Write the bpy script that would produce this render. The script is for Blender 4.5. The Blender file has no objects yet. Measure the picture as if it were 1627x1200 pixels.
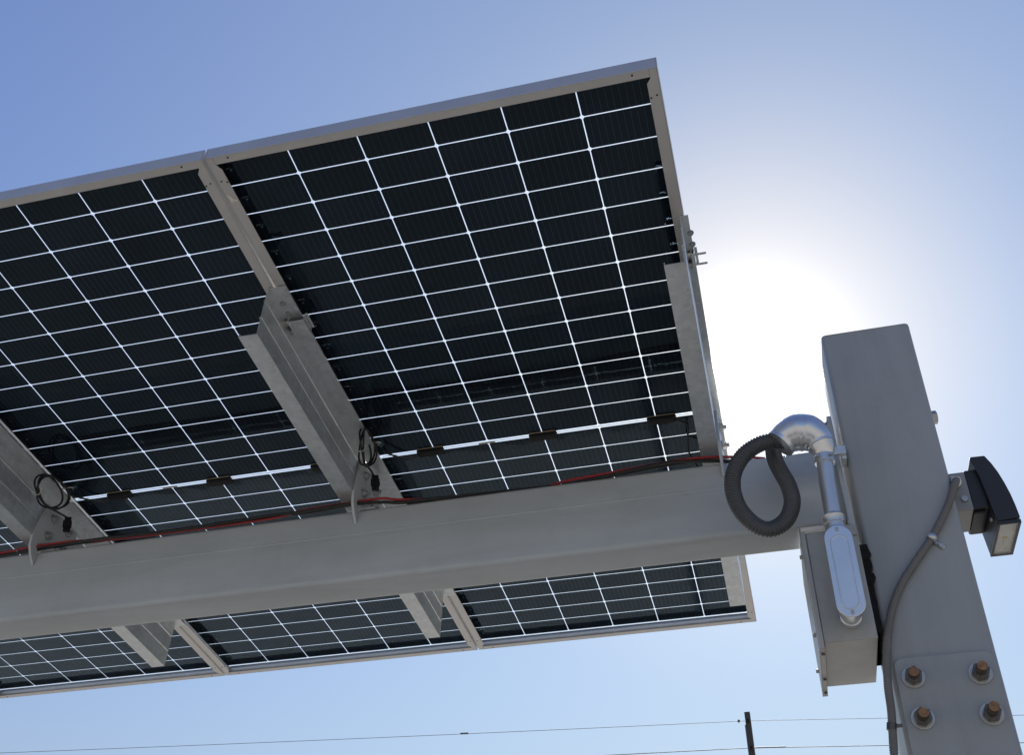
import bpy, math, random
from mathutils import Vector, Matrix
random.seed(7)
S = bpy.context.scene
COL = S.collection
TILT = -0.12731271597031804
ZC = 3.5                      # height of the array centre above the ground
PITCH = 1.14083702
CP, RP, G = 0.184, 0.0965, 0.0064   # cell pitch, half-cell pitch, half of the middle gap
CT, ST = math.cos(TILT), math.sin(TILT)
WORLD, ARRAY = 'world', 'array'

# ------------------------------------------------------------------ materials
def new_mat(name):
    m = bpy.data.materials.new(name); m.use_nodes = True
    nt = m.node_tree; nt.nodes.clear()
    out = nt.nodes.new('ShaderNodeOutputMaterial')
    return m, nt, out

def N(nt, kind, **kw):
    n = nt.nodes.new(kind)
    for k, v in kw.items():
        if k in n.inputs: n.inputs[k].default_value = v
        else: setattr(n, k, v)
    return n

def surf(name, col, rough=0.5, metal=0.0, var=0.12, scale=6.0, bump=0.0, bscale=300.0,
         stretch=(1, 1, 1), dirt=0.0, dirtcol=(0.2, 0.17, 0.13), rvar=0.08, coat=0.0, spec=0.5, streak=None):
    m, nt, out = new_mat(name)
    L = nt.links.new
    tc = N(nt, 'ShaderNodeTexCoord')
    mp = N(nt, 'ShaderNodeMapping'); mp.inputs['Scale'].default_value = stretch
    L(tc.outputs['Object'], mp.inputs['Vector'])
    n1 = N(nt, 'ShaderNodeTexNoise', Scale=scale, Detail=8.0, Roughness=0.6)
    L(mp.outputs[0], n1.inputs['Vector'])
    cr = N(nt, 'ShaderNodeValToRGB')
    cr.color_ramp.elements[0].position = 0.3; cr.color_ramp.elements[1].position = 0.72
    cr.color_ramp.elements[0].color = tuple(c * (1 - var) for c in col) + (1,)
    cr.color_ramp.elements[1].color = tuple(min(1, c * (1 + var)) for c in col) + (1,)
    L(n1.outputs['Fac'], cr.inputs[0])
    b = N(nt, 'ShaderNodeBsdfPrincipled', Metallic=metal)
    b.inputs['Specular IOR Level'].default_value = spec
    colout = cr.outputs[0]
    if dirt > 0:
        n2 = N(nt, 'ShaderNodeTexNoise', Scale=scale * 3.7, Detail=10.0, Roughness=0.7)
        L(mp.outputs[0], n2.inputs['Vector'])
        r2 = N(nt, 'ShaderNodeValToRGB')
        r2.color_ramp.elements[0].position = 0.52; r2.color_ramp.elements[1].position = 0.78
        r2.color_ramp.elements[1].color = (dirt, dirt, dirt, 1)
        L(n2.outputs['Fac'], r2.inputs[0])
        mx = N(nt, 'ShaderNodeMix', data_type='RGBA')
        L(r2.outputs[0], mx.inputs[0]); L(colout, mx.inputs[6]); mx.inputs[7].default_value = (*dirtcol, 1)
        colout = mx.outputs[2]
    if streak:
        m3 = N(nt, 'ShaderNodeMapping'); m3.inputs['Scale'].default_value = streak
        L(tc.outputs['Object'], m3.inputs['Vector'])
        n4 = N(nt, 'ShaderNodeTexNoise', Scale=1.0, Detail=9.0, Roughness=0.62, Distortion=0.6); L(m3.outputs[0], n4.inputs['Vector'])
        r4 = N(nt, 'ShaderNodeValToRGB'); r4.color_ramp.elements[0].position = 0.36; r4.color_ramp.elements[1].position = 0.66
        r4.color_ramp.elements[0].color = (0.90, 0.90, 0.895, 1); r4.color_ramp.elements[1].color = (1.05, 1.05, 1.055, 1)
        L(n4.outputs['Fac'], r4.inputs[0])
        x4 = N(nt, 'ShaderNodeMix', data_type='RGBA', blend_type='MULTIPLY'); x4.inputs[0].default_value = 1.0
        L(colout, x4.inputs[6]); L(r4.outputs[0], x4.inputs[7]); colout = x4.outputs[2]
    L(colout, b.inputs['Base Color'])
    mr = N(nt, 'ShaderNodeMapRange'); mr.inputs['To Min'].default_value = rough - rvar; mr.inputs['To Max'].default_value = rough + rvar
    L(n1.outputs['Fac'], mr.inputs['Value']); L(mr.outputs[0], b.inputs['Roughness'])
    if coat: b.inputs['Coat Weight'].default_value = coat; b.inputs['Coat Roughness'].default_value = 0.15
    if bump > 0:
        n3 = N(nt, 'ShaderNodeTexNoise', Scale=bscale, Detail=3.0)
        L(mp.outputs[0], n3.inputs['Vector'])
        bp = N(nt, 'ShaderNodeBump', Strength=bump, Distance=0.002)
        L(n3.outputs['Fac'], bp.inputs['Height']); L(bp.outputs[0], b.inputs['Normal'])
    L(b.outputs[0], out.inputs['Surface'])
    return m

def cell_material():
    m, nt, out = new_mat('silicon_cells'); L = nt.links.new
    tc = N(nt, 'ShaderNodeTexCoord')
    sx = N(nt, 'ShaderNodeSeparateXYZ'); L(tc.outputs['Object'], sx.inputs[0])
    # fine silver ribbons running along the module
    ml = N(nt, 'ShaderNodeMath', operation='MULTIPLY'); L(sx.outputs['X'], ml.inputs[0]); ml.inputs[1].default_value = 11 / 0.184
    ad = N(nt, 'ShaderNodeMath', operation='ADD'); L(ml.outputs[0], ad.inputs[0]); ad.inputs[1].default_value = 100.5
    fr = N(nt, 'ShaderNodeMath', operation='FRACT'); L(ad.outputs[0], fr.inputs[0])
    sb = N(nt, 'ShaderNodeMath', operation='SUBTRACT'); L(fr.outputs[0], sb.inputs[0]); sb.inputs[1].default_value = 0.5
    ab = N(nt, 'ShaderNodeMath', operation='ABSOLUTE'); L(sb.outputs[0], ab.inputs[0])
    lt = N(nt, 'ShaderNodeMath', operation='LESS_THAN'); L(ab.outputs[0], lt.inputs[0]); lt.inputs[1].default_value = 0.045
    # cell to cell tone
    nz = N(nt, 'ShaderNodeTexNoise', Scale=3.0, Detail=4.0); L(tc.outputs['Object'], nz.inputs['Vector'])
    cr = N(nt, 'ShaderNodeValToRGB')
    cr.color_ramp.elements[0].position = 0.3; cr.color_ramp.elements[1].position = 0.7
    cr.color_ramp.elements[0].color = (0.0028, 0.0065, 0.013, 1); cr.color_ramp.elements[1].color = (0.005, 0.012, 0.021, 1)
    L(nz.outputs['Fac'], cr.inputs[0])
    mx = N(nt, 'ShaderNodeMix', data_type='RGBA'); L(lt.outputs[0], mx.inputs[0])
    L(cr.outputs[0], mx.inputs[6]); mx.inputs[7].default_value = (0.034, 0.037, 0.042, 1)
    # pale dust specks on the rear glass
    wn = N(nt, 'ShaderNodeTexNoise', Scale=140.0, Detail=2.0); L(tc.outputs['Object'], wn.inputs['Vector'])
    dr = N(nt, 'ShaderNodeValToRGB'); dr.color_ramp.elements[0].position = 0.79; dr.color_ramp.elements[1].position = 0.84
    dr.color_ramp.elements[1].color = (0.2, 0.2, 0.2, 1)
    L(wn.outputs['Fac'], dr.inputs[0])
    sn = N(nt, 'ShaderNodeVectorMath', operation='SNAP'); L(tc.outputs['Object'], sn.inputs[0]); sn.inputs[1].default_value = (CP, RP, 1.0)
    wh = N(nt, 'ShaderNodeTexWhiteNoise'); L(sn.outputs[0], wh.inputs['Vector'])
    vr = N(nt, 'ShaderNodeMapRange'); vr.inputs['To Min'].default_value = 0.65; vr.inputs['To Max'].default_value = 1.45
    L(wh.outputs['Value'], vr.inputs['Value'])
    sc = N(nt, 'ShaderNodeVectorMath', operation='SCALE'); L(mx.outputs[2], sc.inputs[0]); L(vr.outputs[0], sc.inputs['Scale'])
    mx = sc; mx_out = sc.outputs[0]
    m2 = N(nt, 'ShaderNodeMix', data_type='RGBA'); L(dr.outputs[0], m2.inputs[0]); L(mx_out, m2.inputs[6]); m2.inputs[7].default_value = (0.07, 0.08, 0.09, 1)
    b = N(nt, 'ShaderNodeBsdfPrincipled', Roughness=0.55)
    b.inputs['Specular IOR Level'].default_value = 0.05
    L(m2.outputs[2], b.inputs['Base Color']); L(b.outputs[0], out.inputs['Surface'])
    return m

def schlick(nt, f0=0.039):
    L = nt.links.new
    g = N(nt, 'ShaderNodeNewGeometry')
    d = N(nt, 'ShaderNodeVectorMath', operation='DOT_PRODUCT'); L(g.outputs['Normal'], d.inputs[0]); L(g.outputs['Incoming'], d.inputs[1])
    a = N(nt, 'ShaderNodeMath', operation='ABSOLUTE'); L(d.outputs['Value'], a.inputs[0])
    i = N(nt, 'ShaderNodeMath', operation='SUBTRACT'); i.inputs[0].default_value = 1.0; L(a.outputs[0], i.inputs[1])
    p = N(nt, 'ShaderNodeMath', operation='POWER'); L(i.outputs[0], p.inputs[0]); p.inputs[1].default_value = 5.0
    m = N(nt, 'ShaderNodeMath', operation='MULTIPLY_ADD'); L(p.outputs[0], m.inputs[0]); m.inputs[1].default_value = 1 - f0; m.inputs[2].default_value = f0
    return m

def glass_material():
    m, nt, out = new_mat('module_glass'); L = nt.links.new
    fr = schlick(nt)
    tr = N(nt, 'ShaderNodeBsdfTransparent', Color=(0.96, 0.98, 0.98, 1))
    gl = N(nt, 'ShaderNodeBsdfGlossy', Roughness=0.035, Color=(0.58, 0.80, 1.0, 1))   # blue anti-reflective coat
    tc = N(nt, 'ShaderNodeTexCoord')
    nz = N(nt, 'ShaderNodeTexNoise', Scale=9.0, Detail=2.0); L(tc.outputs['Object'], nz.inputs['Vector'])
    bp = N(nt, 'ShaderNodeBump', Strength=0.04, Distance=0.01); L(nz.outputs['Fac'], bp.inputs['Height']); L(bp.outputs[0], gl.inputs['Normal'])
    mx = N(nt, 'ShaderNodeMixShader'); L(fr.outputs[0], mx.inputs[0]); L(tr.outputs[0], mx.inputs[1]); L(gl.outputs[0], mx.inputs[2])
    L(mx.outputs[0], out.inputs['Surface'])
    return m

def gap_material():
    m, nt, out = new_mat('clear_encapsulant'); L = nt.links.new
    tr = N(nt, 'ShaderNodeBsdfTransparent', Color=(0.95, 0.97, 1, 1))
    tl = N(nt, 'ShaderNodeBsdfTranslucent', Color=(0.9, 0.93, 0.97, 1))
    mx = N(nt, 'ShaderNodeMixShader'); mx.inputs[0].default_value = 0.32
    L(tr.outputs[0], mx.inputs[1]); L(tl.outputs[0], mx.inputs[2]); L(mx.outputs[0], out.inputs['Surface'])
    return m

def galv_material():
    m, nt, out = new_mat('galvanised_steel'); L = nt.links.new
    tc = N(nt, 'ShaderNodeTexCoord')
    vo = N(nt, 'ShaderNodeTexVoronoi', Scale=55.0); L(tc.outputs['Object'], vo.inputs['Vector'])
    mp = N(nt, 'ShaderNodeMapping'); mp.inputs['Scale'].default_value = (1, 0.12, 1); L(tc.outputs['Object'], mp.inputs['Vector'])
    nz = N(nt, 'ShaderNodeTexNoise', Scale=14.0, Detail=8.0); L(mp.outputs[0], nz.inputs['Vector'])
    ad = N(nt, 'ShaderNodeMix', data_type='RGBA'); ad.inputs[0].default_value = 0.6
    L(vo.outputs['Color'], ad.inputs[6]); L(nz.outputs['Fac'], ad.inputs[7])
    bw = N(nt, 'ShaderNodeRGBToBW'); L(ad.outputs[2], bw.inputs[0])
    cr = N(nt, 'ShaderNodeValToRGB'); cr.color_ramp.elements[0].position = 0.25; cr.color_ramp.elements[1].position = 0.75
    cr.color_ramp.elements[0].color = (0.54, 0.58, 0.60, 1); cr.color_ramp.elements[1].color = (0.74, 0.78, 0.80, 1)
    L(bw.outputs[0], cr.inputs[0])
    b = N(nt, 'ShaderNodeBsdfPrincipled', Metallic=0.65)
    L(cr.outputs[0], b.inputs['Base Color'])
    mr = N(nt, 'ShaderNodeMapRange'); mr.inputs['To Min'].default_value = 0.26; mr.inputs['To Max'].default_value = 0.46
    L(bw.outputs[0], mr.inputs['Value']); L(mr.outputs[0], b.inputs['Roughness']); L(b.outputs[0], out.inputs['Surface'])
    return m

def lens_material():
    m, nt, out = new_mat('lens_glass'); L = nt.links.new
    fr = schlick(nt)
    tr = N(nt, 'ShaderNodeBsdfTransparent', Color=(0.93, 0.95, 0.95, 1))
    gl = N(nt, 'ShaderNodeBsdfGlossy', Roughness=0.02)
    mx = N(nt, 'ShaderNodeMixShader'); L(fr.outputs[0], mx.inputs[0]); L(tr.outputs[0], mx.inputs[1]); L(gl.outputs[0], mx.inputs[2])
    L(mx.outputs[0], out.inputs['Surface']); return m

def ground_material():
    m, nt, out = new_mat('dry_ground'); L = nt.links.new
    tc = N(nt, 'ShaderNodeTexCoord')
    n1 = N(nt, 'ShaderNodeTexNoise', Scale=0.22, Detail=9.0, Roughness=0.62); L(tc.outputs['Object'], n1.inputs['Vector'])
    n2 = N(nt, 'ShaderNodeTexNoise', Scale=35.0, Detail=6.0, Roughness=0.7); L(tc.outputs['Object'], n2.inputs['Vector'])
    mx0 = N(nt, 'ShaderNodeMix', data_type='FLOAT'); mx0.inputs[0].default_value = 0.35
    L(n1.outputs['Fac'], mx0.inputs[2]); L(n2.outputs['Fac'], mx0.inputs[3])
    cr = N(nt, 'ShaderNodeValToRGB'); cr.color_ramp.elements[0].position = 0.34; cr.color_ramp.elements[1].position = 0.66
    cr.color_ramp.elements[0].color = (0.24, 0.22, 0.195, 1); cr.color_ramp.elements[1].color = (0.38, 0.355, 0.315, 1)
    L(mx0.outputs[0], cr.inputs[0])
    b = N(nt, 'ShaderNodeBsdfPrincipled', Roughness=0.92)
    L(cr.outputs[0], b.inputs['Base Color'])
    bp = N(nt, 'ShaderNodeBump', Strength=0.6, Distance=0.02); L(n2.outputs['Fac'], bp.inputs['Height']); L(bp.outputs[0], b.inputs['Normal'])
    L(b.outputs[0], out.inputs['Surface']); return m

M = dict(
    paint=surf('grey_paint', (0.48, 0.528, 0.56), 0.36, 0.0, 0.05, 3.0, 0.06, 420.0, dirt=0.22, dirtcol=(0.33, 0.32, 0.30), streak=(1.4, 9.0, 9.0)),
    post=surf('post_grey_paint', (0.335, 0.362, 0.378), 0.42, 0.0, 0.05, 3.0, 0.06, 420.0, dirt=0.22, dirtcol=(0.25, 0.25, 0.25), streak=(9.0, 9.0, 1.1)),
    paint_dark=surf('grey_paint_edge', (0.19, 0.20, 0.21), 0.5, 0.0, 0.06, 5.0),
    alu=surf('anodised_aluminium', (0.62, 0.615, 0.60), 0.36, 0.6, 0.05, 9.0, 0.03, 200.0, (1, 1, 1)),
    galv=galv_material(),
    cells=cell_material(), glass=glass_material(), gap=gap_material(),
    ribbon=surf('tinned_ribbon', (0.30, 0.31, 0.32), 0.4, 0.6),
    black=surf('black_plastic', (0.010, 0.0115, 0.014), 0.6, 0.0, 0.2, 20.0, 0.05, 300.0, spec=0.22),
    tan=surf('tan_lit_edge', (0.36, 0.30, 0.22), 0.6),
    hole=surf('drilled_hole', (0.006, 0.006, 0.006), 0.9),
    dropping=surf('dried_splash', (0.86, 0.83, 0.76), 0.9),
    label=surf('silver_label', (0.42, 0.41, 0.38), 0.5, 0.2, 0.2, 90.0),
    tie=surf('pale_nylon', (0.55, 0.53, 0.47), 0.5),
    red=surf('red_insulation', (0.33, 0.022, 0.030), 0.42, 0.0, 0.12, 12.0),
    blackwire=surf('black_insulation', (0.012, 0.012, 0.014), 0.45, 0.0, 0.2, 12.0),
    hose=surf('dark_corrugated_plastic', (0.062, 0.068, 0.078), 0.4, 0.0, 0.15, 15.0),
    zinc=surf('zinc_plated_conduit', (0.60, 0.63, 0.66), 0.30, 0.8, 0.05, 9.0, rvar=0.05),
    castalu=surf('cast_aluminium', (0.70, 0.73, 0.76), 0.30, 0.85, 0.05, 12.0, 0.02, 320.0, rvar=0.05),
    encl=surf('enclosure_grey_paint', (0.42, 0.435, 0.425), 0.40, 0.1, 0.08, 5.0, 0.05, 350.0, dirt=0.2, streak=(14.0, 14.0, 5.0)),
    lit_lip=surf('pale_lit_lip', (0.75, 0.74, 0.70), 0.5),
    dark_fill=surf('ragged_black', (0.010, 0.010, 0.011), 0.95, 0.0, 0.3, 40.0, 0.9, 60.0),
    flex=surf('grey_flexible_conduit', (0.16, 0.16, 0.16), 0.55, 0.0, 0.12, 12.0, dirt=0.3),
    boxgrey=surf('weatherproof_box_grey', (0.30, 0.305, 0.31), 0.45, 0.3, 0.1, 12.0, dirt=0.25),
    bronze=surf('dark_bronze_paint', (0.018, 0.022, 0.030), 0.48, 0.0, 0.12, 10.0, 0.08, 380.0),
    reflector=surf('lamp_reflector', (0.86, 0.80, 0.68), 0.5, 0.0, 0.12, 25.0),
    lens=lens_material(),
    led=surf('led_chip', (0.75, 0.42, 0.08), 0.5),
    steelnut=surf('dark_steel_nut', (0.13, 0.125, 0.12), 0.38, 0.75, 0.2, 40.0, dirt=0.4, dirtcol=(0.11, 0.06, 0.03)),
    washer=surf('zinc_washer', (0.45, 0.46, 0.46), 0.4, 0.8, 0.1, 40.0),
    shank=surf('oiled_steel_rod', (0.085, 0.068, 0.052), 0.5, 0.5, 0.3, 70.0, dirt=0.6, dirtcol=(0.12, 0.07, 0.04)),
    rust=surf('rusty_rod', (0.30, 0.175, 0.095), 0.75, 0.15, 0.4, 110.0, 0.5, 500.0, dirt=0.8, dirtcol=(0.10, 0.06, 0.04)),
    wood=surf('weathered_pole', (0.055, 0.052, 0.052), 0.8, 0.0, 0.3, 6.0, 0.4, 60.0, (1, 1, 0.1)),
    wire=surf('overhead_wire', (0.10, 0.105, 0.115), 0.6),
    asphalt=surf('bounce_patch_asphalt', (0.095, 0.092, 0.088), 0.9, 0.0, 0.25, 1.2, 0.8, 90.0, dirt=0.4, dirtcol=(0.16, 0.15, 0.135)),
    ground=ground_material(),
)

# ------------------------------------------------------------------ mesh builder
class MB:
    def __init__(s): s.v = []; s.f = []; s.mi = []; s.mats = []
    def slot(s, m):
        if m not in s.mats: s.mats.append(m)
        return s.mats.index(m)
    def add(s, vs, fs, m):
        o = len(s.v); i = s.slot(m)
        s.v += [tuple(v) for v in vs]
        for f in fs: s.f.append(tuple(o + k for k in f)); s.mi.append(i)
        return s
    def box(s, x0, x1, y0, y1, z0, z1, m):
        vs = [(x, y, z) for z in (z0, z1) for y in (y0, y1) for x in (x0, x1)]
        return s.add(vs, [(0, 2, 3, 1), (4, 5, 7, 6), (0, 1, 5, 4), (2, 6, 7, 3), (0, 4, 6, 2), (1, 3, 7, 5)], m)
    def prism(s, poly, axis, lo, hi, m, caps=True):
        n = len(poly)
        def mk(p, t):
            if axis == 'x': return (t, p[0], p[1])
            if axis == 'y': return (p[0], t, p[1])
            return (p[0], p[1], t)
        vs = [mk(p, lo) for p in poly] + [mk(p, hi) for p in poly]
        fs = [(i, (i + 1) % n, n + (i + 1) % n, n + i) for i in range(n)]
        if caps: fs += [tuple(reversed(range(n))), tuple(range(n, 2 * n))]
        return s.add(vs, fs, m)
    def strip(s, path, th, axis, lo, hi, m):
        """thin bent sheet: path offset to a thickness, extruded"""
        P = [Vector((p[0], p[1])) for p in path]; off = []
        for i, p in enumerate(P):
            d = []
            if i > 0: d.append((p - P[i - 1]).normalized())
            if i < len(P) - 1: d.append((P[i + 1] - p).normalized())
            t = sum(d, Vector((0, 0)))
            t = t.normalized() if t.length > 1e-6 else d[0]
            nrm = Vector((-t.y, t.x)); k = max(0.3, abs(nrm.dot(Vector((-d[0].y, d[0].x)))))
            off.append(p + nrm * th / k)
        return s.prism([tuple(p) for p in P] + [tuple(p) for p in reversed(off)], axis, lo, hi, m)
    def tube(s, pts, r, m, seg=12, caps=True, closed=False):
        P = [Vector(p) for p in pts]; n = len(P)
        R = r if isinstance(r, (list, tuple)) else [r] * n
        T = []
        for i in range(n):
            a = P[(i - 1) % n] if (closed or i > 0) else P[i]
            b = P[(i + 1) % n] if (closed or i < n - 1) else P[i]
            T.append((b - a).normalized())
        ref = Vector((0, 0, 1)) if abs(T[0].z) < 0.9 else Vector((1, 0, 0))
        u = (ref - T[0] * ref.dot(T[0])).normalized(); vs = []
        for i in range(n):
            u = (u - T[i] * u.dot(T[i])).normalized(); w = T[i].cross(u)
            for k in range(seg):
                a = 2 * math.pi * k / seg
                vs.append(P[i] + (u * math.cos(a) + w * math.sin(a)) * R[i])
        fs = []
        for i in range(n if closed else n - 1):
            j = (i + 1) % n
            for k in range(seg):
                k2 = (k + 1) % seg
                fs.append((i * seg + k, i * seg + k2, j * seg + k2, j * seg + k))
        if caps and not closed:
            fs += [tuple(reversed(range(seg))), tuple(range((n - 1) * seg, n * seg))]
        return s.add(vs, fs, m)
    def cyl(s, a, b, r, m, seg=20): return s.tube([a, b], r, m, seg)
    def ball(s, c, rx, ry, rz, m, seg=16, rings=8):
        vs = []; fs = []
        for i in range(rings + 1):
            t = math.pi * i / rings
            for k in range(seg):
                a = 2 * math.pi * k / seg
                vs.append((c[0] + rx * math.sin(t) * math.cos(a), c[1] + ry * math.sin(t) * math.sin(a), c[2] + rz * math.cos(t)))
        for i in range(rings):
            for k in range(seg):
                k2 = (k + 1) % seg
                fs.append((i * seg + k, (i + 1) * seg + k, (i + 1) * seg + k2, i * seg + k2))
        return s.add(vs, fs, m)
    def build(s, name, origin=(0, 0, 0), parent=None, bevel=0.0, bseg=2, smooth=35):
        me = bpy.data.meshes.new(name)
        ox, oy, oz = origin
        me.from_pydata([(v[0] - ox, v[1] - oy, v[2] - oz) for v in s.v], [], s.f)
        for m in s.mats: me.materials.append(m)
        me.polygons.foreach_set('material_index', s.mi)
        me.update()
        import bmesh
        bm = bmesh.new(); bm.from_mesh(me)
        bmesh.ops.recalc_face_normals(bm, faces=bm.faces); bm.to_mesh(me); bm.free()
        if smooth:
            me.shade_smooth(); me.set_sharp_from_angle(angle=math.radians(smooth))
        o = bpy.data.objects.new(name, me); COL.objects.link(o)
        if parent is not None: o.parent = parent
        if bevel > 0:
            b = o.modifiers.new('bevel', 'BEVEL'); b.width = bevel; b.segments = bseg
            b.limit_method = 'ANGLE'; b.angle_limit = math.radians(40); b.harden_normals = True
        return o

def tag(o, label=None, cat=None, group=None, kind=None):
    if label: o['label'] = label
    if cat: o['category'] = cat
    if group: o['group'] = group
    if kind: o['kind'] = kind
    return o

def place(o, origin, frame):
    x, y, z = origin
    if frame == ARRAY:
        o.location = (x, y * CT - z * ST, y * ST + z * CT + ZC); o.rotation_euler = (TILT, 0, 0)
    else:
        o.location = (x, y, z + ZC)
    return o

class Thing:
    """An Empty at the thing's base; part meshes are given in the frame's own coordinates."""
    def __init__(s, name, origin, frame, label, cat, group=None):
        s.o = bpy.data.objects.new(name, None); COL.objects.link(s.o); s.o.empty_display_size = 0.1
        s.origin = origin; place(s.o, origin, frame); tag(s.o, label, cat, group)
    def part(s, name, mb, parent=None, **kw):
        o = mb.build(name, s.origin, parent or s.o, **kw); return o

def single(name, mb, origin, frame, label, cat, group=None, **kw):
    o = mb.build(name, origin, None, **kw); place(o, origin, frame); return tag(o, label, cat, group)

def copy_tree(o, parent=None):
    c = o.copy(); COL.objects.link(c)
    if parent is not None:
        c.parent = parent
    for ch in list(o.children): copy_tree(ch, c)
    return c

def catmull(pts, per=10, closed=False):
    P = [Vector(p) for p in pts]; n = len(P); out = []
    for i in range(n if closed else n - 1):
        g = (lambda k: P[k % n]) if closed else (lambda k: P[max(0, min(n - 1, k))])
        p0, p1, p2, p3 = g(i - 1), g(i), g(i + 1), g(i + 2)
        for k in range(per):
            t = k / per
            out.append(0.5 * ((2 * p1) + (p2 - p0) * t + (2 * p0 - 5 * p1 + 4 * p2 - p3) * t * t + (3 * p1 - p0 - 3 * p2 + p3) * t ** 3))
    if not closed: out.append(P[-1])
    return out

def rrect(x0, x1, y0, y1, r, seg=6):
    pts = []
    for cx, cy, a0 in ((x1 - r, y1 - r, 0), (x0 + r, y1 - r, 90), (x0 + r, y0 + r, 180), (x1 - r, y0 + r, 270)):
        for k in range(seg + 1):
            a = math.radians(a0 + 90 * k / seg); pts.append((cx + r * math.cos(a), cy + r * math.sin(a)))
    return pts

def hexagon(cx, cy, r, rot=0.0):
    return [(cx + r * math.cos(math.radians(60 * k) + rot), cy + r * math.sin(math.radians(60 * k) + rot)) for k in range(6)]

# ------------------------------------------------------------------ solar modules (array frame: x along beam, y across, z = normal)
HW, HL = 0.5672, 1.2830        # frame half sizes
CW, CL = 3 * CP, 13 * RP + G   # cell field half sizes
gapw = 0.0028

def cell_rows():
    rows = []
    for h in (-1, 1):
        for i in range(13):
            a = h * (G + i * RP); b = h * (G + (i + 1) * RP)
            rows.append((min(a, b), max(a, b)))
    return rows

def make_laminate():
    mb = MB(); k = 0.0046
    for (b0, b1) in cell_rows():
        y0, y1 = b0 + gapw / 2, b1 - gapw / 2
        for c in range(6):
            x0 = -CW + c * CP + gapw / 2 - (0.0095 if c == 0 else 0); x1 = -CW + (c + 1) * CP - gapw / 2 + (0.0095 if c == 5 else 0)
            poly = [(x0 + k, y0), (x1 - k, y0), (x1, y0 + k), (x1, y1 - k), (x1 - k, y1), (x0 + k, y1), (x0, y1 - k), (x0, y0 + k)]
            mb.add([(x, y, 0) for x, y in poly], [tuple(range(8))], M['cells'])
        # bright ribbon ends at the left edge of the first column
        ym = (y0 + y1) / 2
        mb.box(-CW + 0.016, -CW + 0.021, ym - 0.002, ym + 0.002, -0.0012, -0.0006, M['ribbon'])
    # thin interconnect ribbon along the middle gap
    mb.box(-CW + 0.004, CW - 0.004, -0.0012, 0.0012, -0.0008, 0.0, M['ribbon'])
    gx, gy = HW - 0.0025, HL - 0.0025
    def sheet(z, m): mb.add([(-gx, -gy, z), (gx, -gy, z), (gx, gy, z), (-gx, gy, z)], [(0, 1, 2, 3)], m)
    sheet(-0.0030, M['glass']); sheet(0.0016, M['gap']); sheet(0.0034, M['glass'])
    return mb

def make_frame():
    mb = MB(); m = M['alu']; t = 0.0022; top, bot = 0.006, -0.035
    fl, fs = 0.030, 0.024
    for sx in (-1, 1):                                  # long bars: wall, back flange, front lip
        xs = sorted((sx * HW, sx * (HW - t)))
        mb.box(xs[0], xs[1], -HL, HL, bot, top, m)
        poly = [(sx * (HW - t - 0.0002), -HL + 0.0026), (sx * (HW - 0.020), -HL + 0.0026), (sx * (HW - 0.020), -HL + 0.027), (sx * (HW - fl), -HL + 0.041),
                (sx * (HW - fl), HL - 0.041), (sx * (HW - 0.020), HL - 0.027), (sx * (HW - 0.020), HL - 0.0026), (sx * (HW - t - 0.0002), HL - 0.0026)]
        mb.prism(poly, 'z', bot + 0.0002, bot + 0.0022, m)
        xs = sorted((sx * (HW - t - 0.0002), sx * (HW - 0.009)))
        mb.box(xs[0], xs[1], -HL + 0.003, HL - 0.003, top - 0.0018, top - 0.0001, m)
        # small drilled holes
        for sy in (-1, 1):
            for (dx, dy) in ((0.012, 0.075), (0.026, 0.080)):
                cx, cy = sx * (HW - dx), sy * (HL - dy)
                mb.cyl((cx, cy, bot - 0.0006), (cx, cy, bot + 0.0010), 0.0026, M['hole'], 10)
    for sy in (-1, 1):
        ys = sorted((sy * (HL - 0.0003), sy * (HL - t)))
        mb.box(-HW + t + 0.0002, HW - t - 0.0002, ys[0], ys[1], bot + 0.0003, top - 0.0003, m)
        poly = [(-HW + 0.0202, sy * (HL - t - 0.0002)), (HW - 0.0202, sy * (HL - t - 0.0002)), (HW - 0.0202, sy * (HL - fs)), (-HW + 0.0202, sy * (HL - fs))]
        mb.prism(poly, 'z', bot + 0.0005, bot + 0.0025, m)
        ys = sorted((sy * (HL - t - 0.0002), sy * (HL - 0.009)))
        mb.box(-HW + 0.010, HW - 0.010, ys[0], ys[1], top - 0.0020, top - 0.0004, m)
        for cx in (-HW + 0.06, HW - 0.06):
            mb.cyl((cx, sy * (HL - 0.010), bot - 0.0004), (cx, sy * (HL - 0.010), bot + 0.0012), 0.0028, M['hole'], 10)
    return mb

def make_module(x, label):
    org = (x, 0, 0)
    T = Thing('solar_panel', org, ARRAY, label, 'solar panel', 'solar panels of the tilted array')
    def loc(mb, name, parent=None, **kw):
        return mb.build(name, (0, 0, 0), parent or T.o, **kw)
    loc(make_laminate(), 'cell_laminate', smooth=0)
    loc(make_frame(), 'frame', bevel=0.0006, bseg=1)
    for bx in (-0.379, 0.002, 0.386):
        mb = MB()
        mb.prism(rrect(bx - 0.046, bx + 0.046, -0.0145, 0.0185, 0.005, 3), 'z', -0.0125, -0.0034, M['black'])
        mb.box(bx - 0.044, bx + 0.044, -0.0180, -0.0146, -0.0060, -0.0034, M['tan'])  # tan strip paints in the near side lightened by the sky
        jb = loc(mb, 'junction_box', bevel=0.0015)
        mb = MB(); mb.box(bx - 0.036, bx + 0.036, -0.009, 0.013, -0.0142, -0.0127, M['black'])
        loc(mb, 'lid', jb, bevel=0.001)
    mb = MB(); mb.box(-0.215, -0.160, -0.0035, 0.0035, -0.0042, -0.0034, M['label'])
    loc(mb, 'serial_label')
    return T

TREE = {}
T0 = make_module(0.0, 'rightmost solar panel, its free end lit by the sun beside the steel post')
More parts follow.
